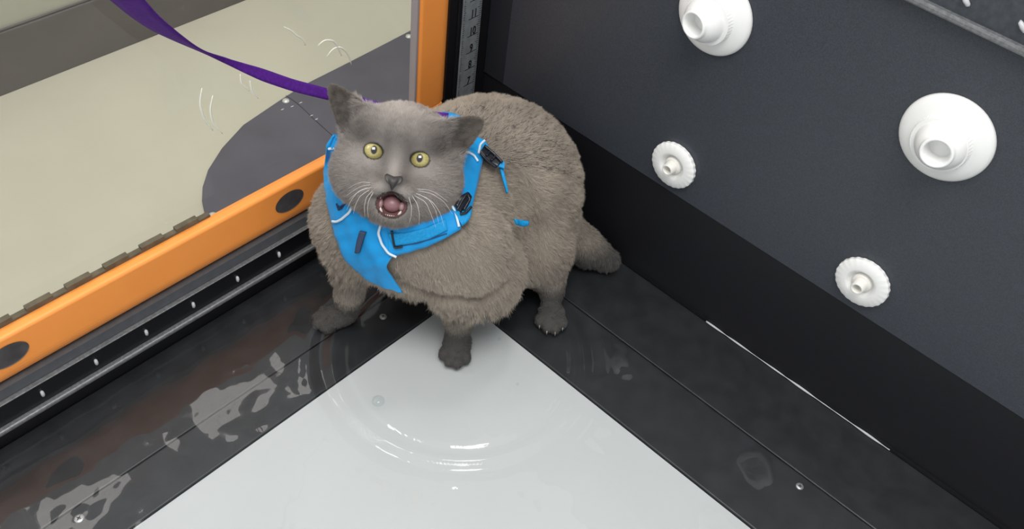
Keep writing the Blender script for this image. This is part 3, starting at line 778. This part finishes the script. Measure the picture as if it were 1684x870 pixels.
for px in ([(688, 314), (710, 318), (731, 332), (744, 352)], [(684, 318), (704, 326), (716, 344), (722, 368)], [(682, 322), (700, 332), (708, 350), (717, 375)], [(678, 322), (686, 335), (690, 352), (689, 370)],
           [(672, 324), (677, 340), (676, 358), (672, 368)], [(690, 320), (712, 332), (724, 350), (730, 372)], [(686, 311), (705, 312), (722, 320), (737, 333)],
           [(612, 308), (596, 312), (583, 320), (573, 329)], [(610, 304), (594, 306), (580, 314), (570, 322)], [(612, 314), (602, 325), (599, 340), (600, 356)], [(608, 312), (592, 322), (584, 338), (581, 352)],
           [(606, 308), (590, 314), (578, 328), (570, 346)], [(614, 316), (606, 330), (604, 345), (606, 358)], [(610, 301), (596, 299), (584, 303), (572, 310)]):
    whisk(px, dS, .872, .866)

# ================================================================= fur
rng = np.random.default_rng(7)
FC = V[F].mean(1); hF, hwF, ewF = region(FC)
N_BODY = 430000
dens = FA*(1+1.8*hwF+3*ewF)
pick = rng.choice(len(F), N_BODY, p=dens/dens.sum())
u = rng.random((N_BODY, 1)); v = rng.random((N_BODY, 1)); q = F[pick]
P0 = V[q[:, 0]]*(1-u)*(1-v)+V[q[:, 1]]*u*(1-v)+V[q[:, 2]]*u*v+V[q[:, 3]]*(1-u)*v
NR = VN[q[:, 0]]*(1-u)*(1-v)+VN[q[:, 1]]*u*(1-v)+VN[q[:, 2]]*u*v+VN[q[:, 3]]*(1-u)*v
NR /= np.linalg.norm(NR, axis=1, keepdims=True)+1e-9
h, hw, ew = region(P0)
# length in mm
L = np.full(N_BODY, 5.6)
z = P0[:, 2]
under = sm(z, .050, .085)*(1-sm(z, .085, .135))*(1-sm(NR[:, 2], -.4, .3))
L = L+under*6.0
leg = 1-sm(z, .045, .085); L = L*(1-leg)+3.0*leg; L = np.where(z < .028, 2.2, L)
face = 2.0+3.6*sm(np.sqrt((h[:, 0]/1.0)**2+((h[:, 1]+8)/1.0)**2), 18, 60)
L = L*(1-hw)+face*hw
L = np.where(ew > .5, 2.4, L)
tail = (P0[:, 0] < .09) & (P0[:, 1] > .19) & (z < .10); L = np.where(tail & (z < .06), 5.5, L)
kill = np.zeros(N_BODY, bool)
for s in (-1, 1): kill |= ((h[:, 0]-s*23)/9.8)**2+((h[:, 1]+.3)/7.5)**2 < 1
kill |= (((h[:, 0]-3)/15.2)**2+((h[:, 1]+49)/12.6)**2 < 1) & ((h[:, 1] < -49) | (h[:, 2] < 6))
kill &= h[:, 2] > -28
kill |= (np.abs(h[:, 0]-.8) < 10.5) & (h[:, 1] > -34) & (h[:, 1] < -19.5) & (h[:, 2] > 8)
near = np.zeros(N_BODY)
for s in (-1, 1): near = np.maximum(near, np.exp(-(np.maximum(np.sqrt(((h[:, 0]-s*23)/11.6)**2+(h[:, 1]/9.8)**2)-1, 0)/.35)**2)*(h[:, 2] > -25))
near = np.maximum(near, np.exp(-(np.maximum(np.sqrt(((h[:, 0]-3)/16)**2+((h[:, 1]+48)/12.8)**2)-1, 0)/.3)**2)*(h[:, 2] > -25))
L = L*(1-.55*near)
# pressed flat under the harness
allh = np.concatenate(ALLH); kd = KDTree(len(allh))
for i, p in enumerate(allh): kd.insert(p, i)
kd.balance()
cand = np.where((np.abs(P0-allh.mean(0)).max(1) < .2))[0]
hd = np.full(N_BODY, 1.0)
for i in cand: hd[i] = kd.find(P0[i])[2]
pressed = (hd < .0100) & (hw < .75)
L = np.where(pressed, 2.2, L)
L = L*(.75+.5*rng.random(N_BODY))
# combing
nk = P0-np.array([.315, .170, .235]); nk /= np.linalg.norm(nk, axis=1, keepdims=True)   # the coat runs from the nape to the rump and down
flow = nk+np.array([0, 0, -.35])
fh_ = (h-np.array([0, -24, 30])); fh_ /= np.linalg.norm(fh_, axis=1, keepdims=True); flowh = fh_ @ HM
flow = flow*(1-hw[:, None])+flowh*hw[:, None]
lowf = (leg+under)[:, None].clip(0, 1); flow = flow*(1-lowf)+np.array([.0, 0, -1.])*lowf
flow -= NR*(flow*NR).sum(1, keepdims=True); flow /= np.linalg.norm(flow, axis=1, keepdims=True)+1e-9
def nz(P, s, seed):
    r = np.random.default_rng(seed); out = np.zeros((len(P), 3))
    for k in range(7):
        d = r.normal(size=3); d /= np.linalg.norm(d); out += np.sin((P @ d)[:, None]*s*(.7+.8*r.random())+r.random(3)*6.28+1.7*np.sin((P @ np.roll(d, 1))*s*.6)[:, None])
    return out/2.6
cl = nz(P0, 620, 3)*.30+nz(P0, 190, 4)*.22; cl = cl*(1-.45*hw[:, None])*(1+1.0*under[:, None])
jit = rng.normal(size=(N_BODY, 3))*.16
lift = (.62-.25*hw-.15*leg)[:, None]
dirv = flow+NR*lift+cl+jit; dirv /= np.linalg.norm(dirv, axis=1, keepdims=True)
dirv -= NR*np.minimum((dirv*NR).sum(1, keepdims=True)-.12, 0)
bendv = flow*.55+np.array([0, 0, -.18]); 
keep = ~kill & (P0[:, 2] > .004)
P0, NR, dirv, bendv, L, hw, leg, z = [x[keep] for x in (P0, NR, dirv, bendv, L, hw, leg, z)]; n = len(P0); under = under[keep]
K = 4; pts = np.zeros((n, K, 3), np.float32); Lm = (L*.001)[:, None]
for k in range(K):
    t = k/(K-1); pts[:, k] = P0-NR*.0004+dirv*Lm*t+bendv*Lm*.35*t*t
pts[:, :, 2] = np.maximum(pts[:, :, 2], .0006)
hc = bpy.data.hair_curves.new('fur'); hc.add_curves([K]*n)
hc.position_data.foreach_set('vector', (pts-off).astype(np.float32).ravel())
rad = np.array([1, .9, .65, .15])[None]*(.000105*(1-.38*hw)*(1+.6*leg+.6*under))[:, None]
ra = hc.attributes.get('radius') or hc.attributes.new('radius', 'FLOAT', 'POINT'); ra.data.foreach_set('value', rad.astype(np.float32).ravel())
fc = colour(P0); fc = fc*(.80+.40*rng.random((n, 1)))*(1+.07*nz(P0, 90, 9)[:, :1])
ca = hc.attributes.new('fur_colour', 'FLOAT_COLOR', 'CURVE'); ca.data.foreach_set('color', np.c_[np.clip(fc, 0, 1), np.ones(n)].astype(np.float32).ravel())
hc.materials.append(attr_mat('cat_fur', 'fur_colour', .55, .35))
fur = bpy.data.objects.new('fur', hc); COL.objects.link(fur); fur.parent = cat
# inner ear tufts are part of the same coat; toes
M['claw'] = mat('claw_horn', (.24, .22, .20), .35, .5)
for (q_, d_) in PAWS[8:12]:
    tube('claw', [q_-d_*.002, q_+d_*.0012-np.array([0, 0, .0008]), q_+d_*.0035-np.array([0, 0, .0035])], [.0011, .0009, .0002], M['claw'], cat, n=8)

# ================================================================= water
ZW = .0085
gx = np.arange(.0015, 1.34, .0028); gy = np.arange(.0015, 1.34, .0028); GX, GY = np.meshgrid(gx, gy, indexing='ij')
pc = on(755, 578, 2, ZW); R0 = .012+np.hypot(on(770, 742, 2, ZW)[0]-pc[0], on(770, 742, 2, ZW)[1]-pc[1])
r = np.hypot(GX-pc[0], GY-pc[1]); H = np.zeros_like(GX)
for dr, am, w in ((0, 1, .0060), (-.013, -.5, .005), (.014, -.35, .006), (.028, .3, .007), (-.10, .35, .008), (-.12, -.3, .007)):
    H += .0026*am*np.exp(-((r-R0-dr)/w)**2)
rg = np.random.default_rng(5)
# fine chop spreading from the wading paw
H += .00028*np.exp(-(r/(R0*.75))**2)*(np.sin(GX*310+4*np.sin(GY*90))*np.sin(GY*270+3*np.sin(GX*110)))
for k in range(34):
    a = rg.random()*6.283; wl = .013+.06*rg.random(); H += .0022*wl*.28*np.sin((GX*math.cos(a)+GY*math.sin(a))*6.283/wl+rg.random()*6.28+1.3*np.sin(GX*21+GY*17*rg.random()+k))
Z = ZW+H; nx, ny = GX.shape
Vw = np.stack([GX, GY, Z], -1).reshape(-1, 3)
I = np.arange(nx*ny).reshape(nx, ny); Fw = np.stack([I[:-1, :-1], I[1:, :-1], I[1:, 1:], I[:-1, 1:]], -1).reshape(-1, 4)
mw = bpy.data.meshes.new('water'); mw.from_pydata(Vw.tolist(), [], Fw.tolist()); mw.update()
wo = finish('water', mw, M['water'], smooth=True); tag(wo, 'shallow clear rippled water covering the belt and planks', 'water', kind='stuff')
M['bubble'] = glassy('bubble_film', 1.5, (.9, .93, .93), .05)
def bubble(u, v, r, label):
    p = on(u, v, 2, ZW); P = []; Fs = []; n = 20; m = 6
    for i in range(m):
        t = math.pi/2*i/m
        P += [(p[0]+r*math.cos(t)*math.cos(2*math.pi*k/n), p[1]+r*math.cos(t)*math.sin(2*math.pi*k/n), p[2]+r*.7*math.sin(t)) for k in range(n)]
    P.append((p[0], p[1], p[2]+r*.7))
    Fs = [(i*n+k, i*n+(k+1) % n, (i+1)*n+(k+1) % n, (i+1)*n+k) for i in range(m-1) for k in range(n)]+[((m-1)*n+k, (m-1)*n+(k+1) % n, m*n) for k in range(n)]
    tag(mesh('water_bubble', P, Fs, M['bubble'], smooth=True), label, 'bubble', 'bubbles on the water')
bubble(622, 660, .0075, 'largest water bubble, floating over the left edge of the white belt')
bubble(821, 558, .0022, 'tiny bubble on the water right of the middle front paw')
bubble(851, 632, .0018, 'tiny bright bubble on the belt water below and right of the paw')
